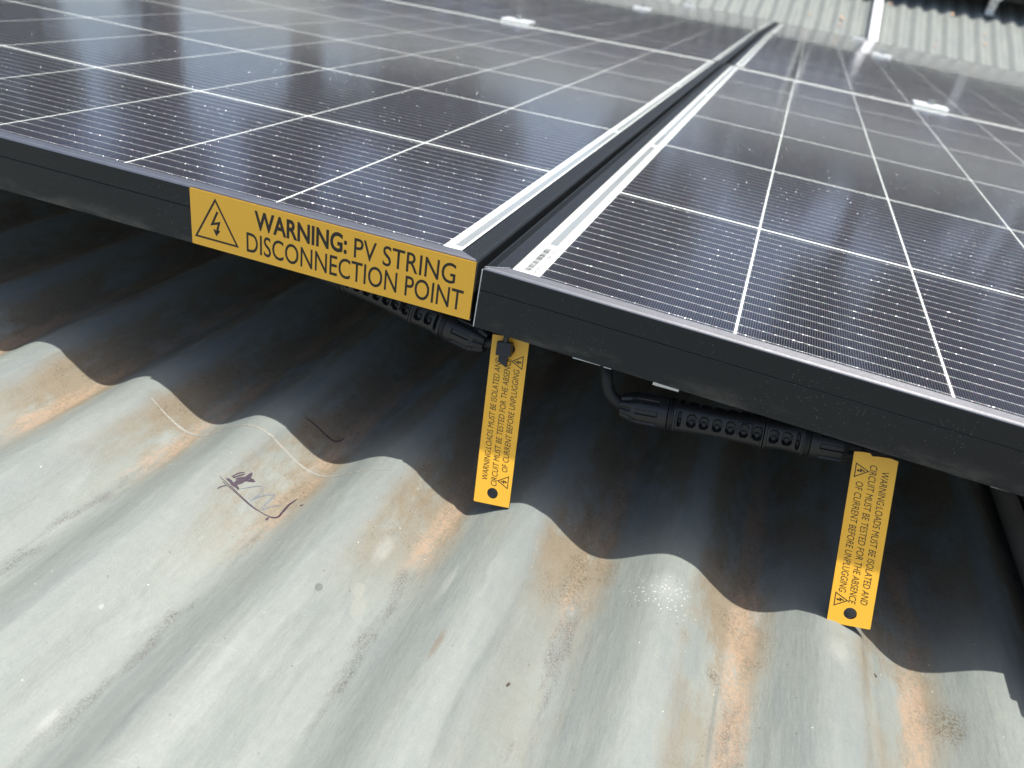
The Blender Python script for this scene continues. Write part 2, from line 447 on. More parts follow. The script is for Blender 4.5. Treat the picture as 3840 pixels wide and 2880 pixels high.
def dents(x, y):
    k = round((x - 0.0455) / 0.0762)
    dx = x - 0.0455 - k * 0.0762
    z = 0.0009 * noise.noise(Vector((x * 9, y * 5, 9.1)))
    if -0.02 < dx < 0.03:
        w = max(0.0, 1 - ((dx - 0.004) / 0.022) ** 2)
        # two wandering creases per crest, each fading in and out along the sheet
        for q, (o, amp) in enumerate(((0.0025, 0.0006), (0.0115, 0.0008), (0.0185, 0.0005))):
            line = o + 0.0045 * noise.noise(Vector((k * 3.7 + q * 9.1, y * 9, 0.5))) + 0.0012 * noise.noise(Vector((k * 1.7 + q, y * 40, 2.5)))
            st = max(0.0, 0.45 + 1.5 * noise.noise(Vector((k * 5.1 + q * 2.3, y * 11, 7.7))))
            d = (dx - line)
            z += amp * min(st, 1.3) * w * (math.exp(-abs(d) / (0.0010 if d > 0 else 0.0034)) - 0.55 * math.exp(-((d - 0.0042) / 0.0030) ** 2))
        z += w * 0.0005 * noise.noise(Vector((x * 110, y * 22, 4.3)))
    return z

def roofz(x, y):
    k = 1.0 if (-0.46 < x < 0.41 and y < 0.36) else 0.0
    return zbase(x) + k * dents(x, y)

def grid_mesh(name, xs, ys, zf, mat, thick=None):
    nx, ny = len(xs), len(ys)
    X, Y = np.meshgrid(xs, ys)
    Z = zf(X, Y)
    co = np.stack([X, Y, Z], -1).reshape(-1, 3).astype(np.float32)
    idx = np.arange(nx * ny).reshape(ny, nx)
    q = np.stack([idx[:-1, :-1], idx[:-1, 1:], idx[1:, 1:], idx[1:, :-1]], -1).reshape(-1, 4)
    me = bpy.data.meshes.new(name)
    me.vertices.add(len(co)); me.vertices.foreach_set('co', co.ravel())
    me.loops.add(q.size); me.loops.foreach_set('vertex_index', q.ravel().astype(np.int32))
    me.polygons.add(len(q))
    me.polygons.foreach_set('loop_start', (np.arange(len(q)) * 4).astype(np.int32))
    me.polygons.foreach_set('loop_total', np.full(len(q), 4, np.int32))
    me.polygons.foreach_set('use_smooth', np.ones(len(q), bool))
    me.update(calc_edges=True); me.validate()
    me.materials.append(mat)
    o = bpy.data.objects.new(name, me)
    COL.objects.link(o)
    return o

xs = np.concatenate([np.arange(-2.9, -0.452, 0.005), np.arange(-0.45, -0.305, 0.0020), np.arange(-0.304, 0.30, 0.0009), np.arange(0.302, 0.40, 0.0020), np.arange(0.405, 2.8, 0.005)])
ys = np.concatenate([np.array([-1.6, -1.0, -0.6, -0.42]), np.arange(-0.35, 0.34, 0.0045), np.arange(0.36, 4.12, 0.15), [4.135]])
def zf_main(X, Y):
    Z = -0.123 + 0.008 * np.cos(2 * np.pi * (X - 0.0455) / 0.0762) - 0.0272 * np.maximum(X, 0)
    for i in range(X.shape[0]):
        y = float(Y[i, 0])
        if y > 0.35: continue
        for j in range(X.shape[1]):
            x = float(X[i, j])
            if -0.46 < x < 0.41:
                Z[i, j] += dents(x, y)
    return Z
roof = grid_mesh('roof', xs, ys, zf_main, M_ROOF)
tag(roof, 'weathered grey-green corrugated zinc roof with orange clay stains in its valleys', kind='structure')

# far roof slope, rising at 20 degrees from the valley line
FT = math.radians(20)
F_O = Vector((0, 4.10, -0.1136 - 0.010))
F_E = Vector((0, math.cos(FT), math.sin(FT)))
F_N = Vector((0, -math.sin(FT), math.cos(FT)))
def farpt(x, s, h=0.0):
    return Vector((x, 0, 0)) + F_O + F_E * s + F_N * h
xs2 = np.arange(-5.5, 4.6, 0.0076)
ys2 = np.linspace(0, 3.6, 14)
far_roof = grid_mesh('far_roof_slope', xs2, ys2, lambda X, Y: 0.008 * np.cos(2 * np.pi * (X - 0.03) / 0.0762), M_FROOF)
far_roof.location = F_O
far_roof.rotation_euler = (FT, 0, 0)
tag(far_roof, 'sunlit far slope of corrugated roof rising behind the panels', kind='structure')

ground = meshobj('ground', [(-900, -900, -4.2), (900, -900, -4.2), (900, 900, -4.2), (-900, 900, -4.2)], [(0, 1, 2, 3)], M_GRASS)
tag(ground, 'green garden ground far below the roof', kind='structure')

# ------------------------------------------------------------------ solar panels
PL, PD, PH = 1.702, 1.138, 0.030
PX, PY = 0.09203, 0.184
CX0, CY0 = 0.0250, 0.0066
LIPS, LIPF, LIPB = 0.0115, 0.0080, 0.0080
CW, CH = 0.0907, 0.1811

def profile(lip, ribs, flat):
    pts = [(0.026, -PH), (0.0, -PH), (0.0, -0.0112), (0.00035, -0.0109), (0.0, -0.0106), (0.0, -0.0012),
           (0.00012, -0.0006), (0.0004, -0.00015), (0.0009, 0.00035), (0.0014, 0.0005)]
    d0 = 0.0014
    end = lip * (0.42 if flat else 0.93)
    n = ribs
    for i in range(n):
        a = d0 + (end - d0) * i / n
        b = d0 + (end - d0) * (i + 1) / n
        w = b - a
        pts += [(a + w * 0.42, 0.00050), (a + w * 0.55, 0.00050), (a + w * 0.96, 0.00012)]
    pts += [(end, 0.0005), (lip - 0.0006, 0.00045), (lip, 0.0001), (lip, -0.0002), (lip, -0.0025), (0.002, -0.0025), (0.002, -PH + 0.0016), (0.026, -PH + 0.0016)]
    return pts

def rail_mesh(side):
    # side: 0 front (y=0), 1 right, 2 back, 3 left
    lip = {0: LIPF, 1: LIPS, 2: LIPB, 3: LIPS}[side]
    nei = {0: LIPS, 1: LIPF, 2: LIPS, 3: LIPF}[side]
    pr = profile(lip, {0: 8, 1: 8, 2: 8, 3: 6}[side], side == 3)
    V, F = [], []
    n = len(pr)
    g = 0.00006
    for e in (0, 1):
        for d, z in pr:
            m_ = d * (nei / lip) + g
            if side == 0: V.append((m_ if e == 0 else PL - m_, d, z))
            if side == 2: V.append((PL - m_ if e == 0 else m_, PD - d, z))
            if side == 1: V.append((PL - d, m_ if e == 0 else PD - m_, z))
            if side == 3: V.append((d, PD - m_ if e == 0 else m_, z))
    for i in range(n):
        j = (i + 1) % n
        F.append((i, n + i, n + j, j))
    F.append(tuple(range(n))[::-1] if False else tuple(range(n)))
    F.append(tuple(range(n, 2 * n))[::-1])
    me = bpy.data.meshes.new('frame_rail')
    me.from_pydata(V, [], F)
    me.materials.append(M_FRAME); me.materials.append(M_LIP)
    for k in range(6, n - 6) if side == 0 else ():
        me.polygons[k].material_index = 1
    bm = bmesh.new(); bm.from_mesh(me)
    bmesh.ops.recalc_face_normals(bm, faces=bm.faces)
    bm.to_mesh(me); bm.free()
    return me
RAILS = [rail_mesh(i) for i in range(4)]

def cell_mesh():
    c = 0.0009
    o = [(c, 0), (CW - c, 0), (CW, c), (CW, CH - c), (CW - c, CH), (c, CH), (0, CH - c), (0, c)]
    V = [(x, y, 0) for x, y in o] + [(x, y, -0.00015) for x, y in o]
    F = [tuple(range(8))] + [tuple(range(15, 7, -1))] + [(i, i + 8, (i + 1) % 8 + 8, (i + 1) % 8) for i in range(8)]
    F[2:] = [tuple(reversed(f)) for f in F[2:]][:] if False else F[2:]
    me = bpy.data.meshes.new('cell')
    me.from_pydata(V, [], F)
    me.materials.append(M_CELL)
    return me
CELL = cell_mesh()

def sheet_mesh(name, x0, x1, y0, y1, z, mat):
    me = bpy.data.meshes.new(name)
    me.from_pydata([(x0, y0, z), (x1, y0, z), (x1, y1, z), (x0, y1, z)], [], [(0, 1, 2, 3)])
    me.materials.append(mat)
    return me
def slab_mesh(name, x0, x1, y0, y1, z0, z1, mat):
    me = bpy.data.meshes.new(name)
    bm = bmesh.new(); bm_box(bm, x0, x1, y0, y1, z0, z1); bm.to_mesh(me); bm.free()
    me.materials.append(mat)
    return me
GLASS = sheet_mesh('glass', LIPS - 0.0005, PL - LIPS + 0.0005, LIPF - 0.0005, PD - LIPB + 0.0005, -0.00022, M_GLASS)
BACK = slab_mesh('backsheet', 0.003, PL - 0.003, 0.003, PD - 0.003, -0.0022, -0.00060, M_BACK)
RB = []
for (a, b) in ((0.0565, 0.352), (0.362, 0.722), (0.732, 1.108)):
    RB.append(slab_mesh('bus_ribbon', 0.0157, 0.0200, a, b, -0.0008, -0.00045, M_RIBBON))
for (a, b) in ((0.0150, 0.366), (0.374, 0.735), (0.743, 1.108)):
    RB.append(slab_mesh('bus_ribbon', PL - 0.0176, PL - 0.0135, a, b, -0.0008, -0.00045, M_RIBBON))

def add(name, me, parent, loc=(0, 0, 0)):
    o = bpy.data.objects.new(name, me)
    COL.objects.link(o)
    o.parent = parent
    o.location = loc
    return o

def solar_panel(label, group):
    r = empty('solar_panel')
    tag(r, label, 'solar panel', group)
    for me in RAILS: add('frame_rail', me, r)
    add('backsheet', BACK, r)
    for me in RB: add('bus_ribbon', me, r)
    for j in range(6):
        for i in range(18):
            add('cell', CELL, r, (CX0 + i * PX, CY0 + j * PY, -0.0005))
    add('glass', GLASS, r)
    return r

G1 = 'solar panels of the near array'
G2 = 'solar panels of the array on the far slope'
pL = solar_panel('front left solar panel carrying the long yellow warning plate on its dark frame', G1)
pL.location = (-0.0018 - PL, 0.0013, 0)
RY = 0.02744
def copy_tree(o, label, group=None):
    c = o.copy(); COL.objects.link(c); c['label'] = label
    if group: c['group'] = group
    for ch in o.children:
        d = ch.copy(); COL.objects.link(d); d.parent = c
    return c
base_children = list(pL.children)
def place(label, M_, group=None):
    c = copy_tree(pL, label, group)
    c.matrix_world = M_
    return c
MR = Matrix.Translation((0.0012, 0, -0.00177)) @ Matrix.Rotation(RY, 4, 'Y')
T = Matrix.Translation
pR = place('front right solar panel with a barcode strip in its near left corner', MR)
pL2 = place('second row solar panel directly behind the front left one', T((-0.0018 - PL, 1.1590, -0.0030)))
pR2 = place('second row solar panel directly behind the front right one', MR @ T((0.003, 1.1580, -0.0030)))
tilt3 = Matrix.Rotation(-0.0135, 4, 'X')
pL3 = place('third row left solar panel reflecting the bright far roof, beside the dark seam', T((-0.0018 - PL, 2.3170, -0.0045)) @ tilt3)
pR3 = place('third row right solar panel reflecting the bright far roof, right of the dark seam', MR @ T((0.003, 2.3160, -0.0045)) @ tilt3)
FR = Matrix.Rotation(FT, 4, 'X')
place('far slope solar panel at the top right corner, casting the scalloped shadow', T(farpt(0.16, 0.715, 0.115)) @ FR, G2)
place('far slope solar panel next to the top right one, further left beyond the view', T(farpt(-1.57, 0.715, 0.115)) @ FR, G2)
place('far slope solar panel at the far left end of its row', T(farpt(-3.30, 0.715, 0.115)) @ FR, G2)
place('far slope solar panel at the far right end of its row', T(farpt(1.89, 0.715, 0.115)) @ FR, G2)

# bare cut edges of the mitred frame corner
def cut_edge(parent, x, y):
    o = boxobj('mitre_edge', x - 0.00022, x + 0.00022, y - 0.00045, y + 0.0002, -0.0298, -0.0006, M_ALUB, parent)
    return o
cut_edge(pR, 0.00022, 0.0)
cut_edge(pL, PL - 0.0002, 0.0)
# burr of bright metal along the mitre on the right panel
V, F = [], []
for i in range(13):
    t = i / 12
    for s in (-1, 1):
        V.append((0.0008 + t * 0.0102 + s * 0.00012, 0.0006 + t * 0.0071 - s * 0.00012, 0.00062 + 0.0001 * (i % 2)))
for i in range(12):
    F.append((2 * i, 2 * i + 1, 2 * i + 3, 2 * i + 2))
meshobj('mitre_burr', V, F, M_ALUB, pR)

# barcode strip of the right panel
bc = empty('barcode_strip', (0, 0, 0), pR)
random.seed(3)
yy = 0.0130
Vb, Fb = [], []
while yy < 0.0505:
    w = random.choice((0.00022, 0.00022, 0.0004, 0.0006))
    k = len(Vb)
    x0b = 0.0160
    Vb += [(x0b, yy, -0.00052), (x0b + 0.0032, yy, -0.00052), (x0b + 0.0032, yy + w, -0.00052), (x0b, yy + w, -0.00052)]
    Fb.append((k, k + 1, k + 2, k + 3))
    yy += w + random.choice((0.00022, 0.0004, 0.0004, 0.0007))
meshobj('barcode_bars', Vb, Fb, M_PRINT, bc)

# ------------------------------------------------------------------ lettering
def text_mesh(txt, width, cap, offset=0.0, shear=0.0, spacing=1.0):
    cu = bpy.data.curves.new('lettering', 'FONT')
    cu.body = txt
    cu.size = 1.0
    cu.offset = offset
    cu.shear = shear
    cu.space_character = spacing
    cu.resolution_u = 4
    o = bpy.data.objects.new('tmp', cu)
    COL.objects.link(o)
    dg = bpy.context.evaluated_depsgraph_get()
    me = bpy.data.meshes.new_from_object(o.evaluated_get(dg))
    bpy.data.objects.remove(o)
    co = np.empty(len(me.vertices) * 3); me.vertices.foreach_get('co', co)
    co = co.reshape(-1, 3)
    x0, x1 = co[:, 0].min(), co[:, 0].max()
    y0, y1 = co[:, 1].min(), co[:, 1].max()
    co[:, 0] = (co[:, 0] - x0) / (x1 - x0) * width
    co[:, 1] = (co[:, 1] - y0) / (y1 - y0) * cap
    co[:, 2] = 0
    me.vertices.foreach_set('co', co.ravel())
    me.update()
    me.materials.clear(); me.materials.append(M_INK)
    return me

def stroke_mesh(polys, w, mat, name='pictogram', closed=True):
    """flat outlines of width w in the XY plane, joined into one mesh"""
    V, F = [], []
    for pts, cl, ww in polys:
        P = [Vector((*p, 0)) for p in pts]
        n = len(P)
        L, Rr = [], []
        for i in range(n):
            a = P[(i - 1) % n] if (cl or i > 0) else P[i]
            b = P[(i + 1) % n] if (cl or i < n - 1) else P[i]
            d1 = (P[i] - a).normalized() if (P[i] - a).length else (b - P[i]).normalized()
            d2 = (b - P[i]).normalized() if (b - P[i]).length else d1
            n1 = Vector((-d1.y, d1.x, 0)); n2 = Vector((-d2.y, d2.x, 0))
            m_ = (n1 + n2).normalized()
            k = 1 / max(0.35, m_.dot(n1))
            L.append(P[i] + m_ * ww / 2 * k); Rr.append(P[i] - m_ * ww / 2 * k)
        b0 = len(V)
        for a, b in zip(L, Rr): V += [a, b]
        for i in range(n if cl else n - 1):
            j = (i + 1) % n
            F.append((b0 + 2 * i, b0 + 2 * i + 1, b0 + 2 * j + 1, b0 + 2 * j))
    me = bpy.data.meshes.new(name)
    me.from_pydata([tuple(v) for v in V], [], F)
    me.materials.append(mat)
    return me

def warn_symbol(s, w):
    """triangle with lightning arrow, side s, centred on x, base at y=0"""
    h = s * 0.866
    tri = ([(-s / 2, 0), (s / 2, 0), (0, h)], True, w)
    k = s
    bolt = ([(0.045 * k, 0.63 * k), (-0.095 * k, 0.34 * k), (0.075 * k, 0.40 * k), (0.01 * k, 0.19 * k)], False, w * 1.15)
    hd1 = ([(-0.05 * k, 0.24 * k), (0.0 * k, 0.14 * k), (0.075 * k, 0.235 * k)], False, w * 1.1)
    return [tri, bolt, hd1]

def plate_mesh(name, w, h, z0, z1, mat, hole=None, broken=False):
    """thin rectangular plate in XY (x 0..w, y 0..h) with round holes"""
    hs = hole or []
    bm = bmesh.new()
    n = 24
    outer = []
    rr = 0.0006
    for cx, cy, a0 in ((w - rr, rr, -90), (w - rr, h - rr, 0), (rr, h - rr, 90), (rr, rr, 180)):
        for k in range(4):
            a = math.radians(a0 + 30 * k)
            outer.append((cx + rr * math.cos(a), cy + rr * math.sin(a)))
    if broken:
        outer = [p for p in outer if p[1] < h / 2]
        right = [p for p in outer if p[0] > w / 2]; left = [p for p in outer if p[0] <= w / 2]
        top = [(w, h - 0.0022), (w * 0.82, h - 0.0013), (w * 0.58, h - 0.0012), (w * 0.43, h - 0.0014), (w * 0.37, h - 0.0002), (w * 0.2, h), (0.0004, h - 0.0003)]
        outer = right + top + left
    loops = [outer] + [[(cx + r * math.cos(2 * math.pi * k / n), cy + r * math.sin(2 * math.pi * k / n)) for k in range(n)] for cx, cy, r in hs]
    edges = []
    for lp in loops:
        vs = [bm.verts.new((x, y, z0)) for x, y in lp]
        edges += [bm.edges.new((vs[i], vs[(i + 1) % len(vs)])) for i in range(len(vs))]
    bmesh.ops.triangle_fill(bm, use_beauty=True, edges=edges)
    fs = list(bm.faces)
    r = bmesh.ops.extrude_face_region(bm, geom=fs)
    bmesh.ops.translate(bm, vec=(0, 0, z1 - z0), verts=[v for v in r['geom'] if isinstance(v, bmesh.types.BMVert)])
    bmesh.ops.recalc_face_normals(bm, faces=bm.faces)
    me = bpy.data.meshes.new(name)
    bm.to_mesh(me); bm.free()
    me.materials.append(mat)
    return me

# serial number beside the barcode
sn = add('serial_number', text_mesh('S6PX842622C7522984710434', 0.0375, 0.0018, -0.004), bc, (0.0222, 0.0120, -0.00052))
sn.rotation_euler = (0, 0, math.radians(90))
sn.data.materials.clear(); sn.data.materials.append(M_PRINT)

# long warning plate on the left panel's frame (local X right, local Y up, local Z towards the viewer)
sign = empty('warning_sign', (-0.1573, -0.0001, -0.0293))
tag(sign, 'long yellow engraved warning plate on the left panel frame reading WARNING PV STRING DISCONNECTION POINT', 'sign')
sign.rotation_euler = (math.radians(90), 0, 0)
LW, LH = 0.1556, 0.0296
add('core', plate_mesh('core', LW, LH, -0.0012, 0.0001, M_CORE), sign)
add('face', plate_mesh('face', LW - 0.0003, LH - 0.0003, 0.0001, 0.0003, M_YEL), sign, (0.00015, 0.00015, 0))
def lab_xz(x, z): return (x * MM + 0.1573, z * MM + 0.0293, 0.00034)
add('lettering', text_mesh('WARNING:', 0.0515, 0.0101, 0.028), sign, lab_xz(-119.5, -12.9))
add('lettering', text_mesh('PV STRING', 0.0530, 0.0102, 0.005), sign, lab_xz(-64.2, -13.4))
add('lettering', text_mesh('DISCONNECTION POINT', 0.1182, 0.0106, 0.005), sign, lab_xz(-124.4, -25.7))
add('pictogram', stroke_mesh(warn_symbol(0.0246, 0.00105), 0, M_INK), sign, lab_xz(-142.2, -24.4))

# hanging warning tags: 19 x 85 mm, plane y = -6.8mm + 0.32 (z + 95mm)
TW, TL = 0.0190, 0.0862
LEAN = math.atan(0.32)
def warning_tag(label, xb, sb, ang, flip):
    r = empty('warning_tag')
    tag(r, label, 'tag', 'yellow warning tags hanging from the cable connectors')
    # tag plane basis: U = +x, V = up the plane
    Vv = Vector((0, 0.32, 1)).normalized(); U = Vector((1, 0, 0)); Nn = U.cross(Vv)
    B = Matrix(((U.x, Vv.x, Nn.x, 0), (U.y, Vv.y, Nn.y, 0), (U.z, Vv.z, Nn.z, 0), (0, 0, 0, 1)))
    O = Vector((0, -0.0068, -0.095)) + Vv * sb + U * xb
    r.matrix_world = T(O) @ B @ Matrix.Rotation(ang, 4, 'Z')
    g = empty('engraved_plate', (0, 0, 0), r)
    holes = [(TW / 2, 0.0060, 0.00275), (TW / 2, TL - 0.0060, 0.00275)]
    LL = TL - 0.0045 if flip else TL
    if flip: holes = holes[:1]
    add('core', plate_mesh('core', TW, LL, -0.0011, 0.0, M_CORE, holes, flip), g, (-TW / 2, 0, 0))
    holes2 = [(TW / 2 - 0.0001, 0.0060 - 0.0001, 0.00285), (TW / 2 - 0.0001, TL - 0.0060 - 0.0001, 0.00285)]
    if flip: holes2 = holes2[:1]
    add('face', plate_mesh('face', TW - 0.0002, LL - 0.0002, 0.0, 0.0002, M_YEL, holes2, flip), g, (-TW / 2 + 0.0001, 0.0001, 0))
    # artwork laid out reading along +V, then turned for the flipped tag
    art = []
    def put(me, x, y, rot):
        o = add('lettering', me, g)
        p = Vector((x, y, 0.00023)); a = rot
        if flip:
            p = Vector((-x, TL - y, 0.00023)); a = rot + math.pi
        o.location = p; o.rotation_euler = (0, 0, a)
        return o
    h = math.pi / 2
    put(text_mesh('WARNING:LOADS MUST BE ISOLATED AND', 0.0625, 0.0031, 0.0, 0.22), -0.0034, 0.0125, h)
    put(text_mesh('CIRCUIT MUST BE TESTED FOR THE ABSENCE', 0.0655, 0.0031, 0.0, 0.22), 0.0016, 0.0100, h)
    put(text_mesh('OF CURRENT BEFORE UNPLUGGING', 0.0525, 0.0031, 0.0, 0.22), 0.0064, 0.0182, h)
    for yy_ in (0.0131, 0.0743):
        me = stroke_mesh(warn_symbol(0.0062, 0.00042), 0, M_INK)
        o = put(me, 0.0074, yy_, h); o.name = 'pictogram'
    return r
warning_tag('yellow warning tag on the left, held by a black cable tie below the frame corner', 0.0271, -0.0252, 0.122, False)
warning_tag('yellow warning tag on the right, upside down lettering, beside the long connector', 0.2036, -0.0262, 0.160, True)

# ------------------------------------------------------------------ cable connectors
def revolve(name, rf, u0, u1, nu, nt, mat, parent, smooth=False):
    V, F = [], []
    for i in range(nu + 1):
        u = u0 + (u1 - u0) * i / nu
        for k in range(nt):
            t = 2 * math.pi * k / nt
            r = rf(u, t)
            V.append((u, -r * math.cos(t), r * math.sin(t)))
    for i in range(nu):
        for k in range(nt):
            k2 = (k + 1) % nt
            F.append((i * nt + k, (i + 1) * nt + k, (i + 1) * nt + k2, i * nt + k2))
    F.append(tuple(range(nt))); F.append(tuple(nu * nt + k for k in range(nt))[::-1])
    o = meshobj(name, V, F, mat, parent, smooth)
    bm = bmesh.new(); bm.from_mesh(o.data); bmesh.ops.recalc_face_normals(bm, faces=bm.faces); bm.to_mesh(o.data); bm.free()
    return o

def nut_r(u, t, L=0.024, flip=False):
    s = u / L
    if flip: s = 1 - s
    # s=0 cable end, s=1 housing end
    R_ = 0.0084
    if s < 0.22:
        R_ = 0.0058 + 0.0018 * (s / 0.22)
        R_ -= 0.0011 * (0.5 + 0.5 * math.cos(9 * t)) ** 2
    elif s < 0.34:
        R_ = 0.0076 + 0.0008 * (s - 0.22) / 0.12
        R_ -= 0.0005 * (0.5 + 0.5 * math.cos(9 * t)) ** 2
    elif s < 0.80:
        R_ = 0.0084
        c = abs(((t / (2 * math.pi) * 9 + 0.5) % 1) - 0.5)
        if c < 0.17: R_ -= 0.00075
    elif s > 0.985: R_ = 0.0079
    return R_

def housing_r(u, t, L, wins, latch):
    # rounded-square tube with windows facing four ways
    q = abs(math.cos(t)) ** 4 + abs(math.sin(t)) ** 4
    R_ = 0.0078 / q ** 0.14
    waist = 0.0008 * math.sin(math.pi * min(max(u / L, 0), 1))
    R_ -= waist
    tt = (t + math.pi / 4) % (math.pi / 2) - math.pi / 4
    if u < 0.0012 or u > L - 0.0008: R_ += 0.0005
    for a, b, hw in wins:
        if a < u < b:
            e = min((u - a), (b - u)) / (b - a)
            lim = hw * (1 if e > 0.18 else 0.72)
            if abs(tt) < lim:
                R_ -= 0.0028
                if e > 0.3 and tt < -0.05: R_ += 0.0008
    if latch and latch[0] < u < latch[1] and -0.15 < ((t + 0.25) % (2 * math.pi)) < 0.75:
        R_ += 0.0013
    return R_

def connector(label, a, b, roll=0.0):
    a, b = Vector(a), Vector(b)
    r = empty('cable_connector')
    tag(r, label, 'connector', 'black plug connectors under the panel frames')
    X = (b - a).normalized()
    Y = Vector((0, 1, 0)); Y = (Y - X * Y.dot(X)).normalized(); Z = X.cross(Y)
    r.matrix_world = T(a) @ Matrix(((X.x, Y.x, Z.x, 0), (X.y, Y.y, Z.y, 0), (X.z, Y.z, Z.z, 0), (0, 0, 0, 1))) @ Matrix.Rotation(roll, 4, 'X')
    NT = 108
    revolve('gland_nut', lambda u, t: nut_r(u, t), 0, 0.024, 60, NT, M_PLAS, r)
    revolve('seal_ring', lambda u, t: 0.0083 - (0.0006 if 0.0250 < u < 0.0256 else 0), 0.0242, 0.0266, 6, 48, M_RUB, r, True)
    wA = [(0.0006 + 0.0015, 0.0040, 0.50)] + [(0.0065 + k * 0.0062, 0.0065 + k * 0.0062 + 0.0043, 0.46) for k in range(6)]
    h1 = revolve('housing', lambda u, t: housing_r(u, t, 0.0425, wA, (0.0305, 0.0368)), 0, 0.0425, 170, NT, M_PLAS, r)
    h1.location = (0.0268, 0, 0)
    wB = [(0.0022, 0.0065, 0.46), (0.0080, 0.0124, 0.46), (0.0142, 0.0162, 0.55)]
    h2 = revolve('housing', lambda u, t: housing_r(u, t, 0.0180, wB, None), 0, 0.0180, 90, NT, M_PLAS, r)
    h2.location = (0.0698, 0, 0)
    sr = revolve('seal_ring', lambda u, t: 0.0083 - (0.0006 if 0.0009 < u < 0.0015 else 0), 0, 0.0022, 6, 48, M_RUB, r, True)
    sr.location = (0.0880, 0, 0)
    n2 = revolve('gland_nut', lambda u, t: nut_r(u, t, 0.022, True), 0, 0.022, 60, NT, M_PLAS, r)
    n2.location = (0.0904, 0, 0)
    return r

c2 = connector('long black plug connector under the right panel, between the two tags', (0.0752, 0.026, -0.0645), (0.1845, 0.026, -0.0520), -0.25)
c1 = connector('black plug connector tucked behind the long yellow warning plate', (-0.1085, 0.036, -0.0375), (-0.0008, 0.021, -0.0485), -0.25)

def cable(label, pts, r=0.0032):
    o = tube('cable', pts, r, M_RUB)
    tag(o, label, 'cable', 'black cables under the panels')
    return o
cable('black cable curving down from the right frame into the long connector',
      [(0.030, 0.10, -0.030), (0.052, 0.055, -0.036), (0.0625, 0.030, -0.048), (0.0665, 0.026, -0.0575), (0.0710, 0.026, -0.0625), (0.0770, 0.026, -0.0645)])
cable('black cable leaving the right end of the hidden connector under the frame corner',
      [(-0.0030, 0.0213, -0.0483), (0.006, 0.020, -0.0478), (0.016, 0.023, -0.0425), (0.030, 0.040, -0.037), (0.06, 0.09, -0.034)])
cable('black cable leaving the right end of the long connector behind the right tag',
      [(0.1825, 0.026, -0.0522), (0.192, 0.0265, -0.0505), (0.205, 0.03, -0.047), (0.24, 0.06, -0.044), (0.30, 0.12, -0.044)])
cable('black cable running left from the connector behind the yellow warning plate',
      [(-0.106, 0.0357, -0.0378), (-0.125, 0.045, -0.036), (-0.16, 0.09, -0.034), (-0.20, 0.16, -0.034)])
cable('thin black cable pressed against the top of the long connector',
      [(0.085, 0.034, -0.0475), (0.100, 0.032, -0.0490), (0.125, 0.031, -0.0480), (0.150, 0.032, -0.0460), (0.175, 0.036, -0.042)], 0.0018)

# cable tie round the left tag's top hole
Vv = Vector((0, 0.32, 1)).normalized()
def tagpt(x, s, n=0.0):
    return Vector((x, 0, 0)) + Vector((0, -0.0068, -0.095)) + Vv * s + Vector((0, -1, 0.32)).normalized() * n
tie = empty('cable_tie', tagpt(0.0160, 0.0545, 0.0025))
tag(tie, 'small black cable tie through the top hole of the left tag', 'cable tie')
B = Matrix(((1, 0, 0, 0), (0, Vv.y, -Vv.z, 0), (0, Vv.z, Vv.y, 0), (0, 0, 0, 1)))
tie.matrix_world = T(tagpt(0.0160, 0.0545, 0.0030)) @ B @ Matrix.Rotation(0.10, 4, 'Z')
bm = bmesh.new()
bm_box(bm, -0.0040, 0.0034, -0.0036, 0.0034, -0.0020, 0.0030, 0.0006)
bmobj('head', bm, M_PLAS, tie)
bm = bmesh.new()
bm_box(bm, -0.0026, 0.0018, -0.0088, -0.0030, -0.0012, 0.0014, 0.0002)
for v in bm.verts:
    if v.co.y < -0.006: v.co.y += (0.0014 - v.co.x) * 0.55
bmobj('tail', bm, M_PLAS, tie)
tube('strap', [(0.0, 0.0030, 0.0010), (0.0005, 0.0060, 0.0025), (0.0008, 0.0105, 0.0010), (0.0008, 0.0130, -0.006), (0.0004, 0.011, -0.012)], 0.0015, M_PLAS, tie, 10, 6)

# small aluminium clip seen above the long connector
clip = empty('earth_clip', (0.094, 0.031, -0.0465))
tag(clip, 'small bright aluminium clip just above the long connector', 'clip')
boxobj('clip_plate', -0.0065, 0.0065, -0.003, 0.012, -0.0020, 0.0020, M_ALU, clip, 0.0004)
boxobj('clip_lip', -0.0065, 0.0065, -0.0042, -0.0030, -0.0030, -0.0002, M_ALU, clip, 0.0002)

def slit(label, x0, x1, z):
    o = boxobj('white_strip', x0, x1, 0.0004, 0.0030, z - 0.0006, z, M_BACK)  # thin plain white strip along the frame's lower edge
    tag(o, label, 'strip', 'white strips under the right frame')
slit('short white strip peeping from under the right frame above the cable bend', 0.0505, 0.0640, -0.0333)
slit('tiny white strip under the right frame, right beside the longer white strip', 0.0655, 0.0692, -0.0336)
slit('white strip under the right frame near the right edge of the photo', 0.2345, 0.2470, -0.0380)

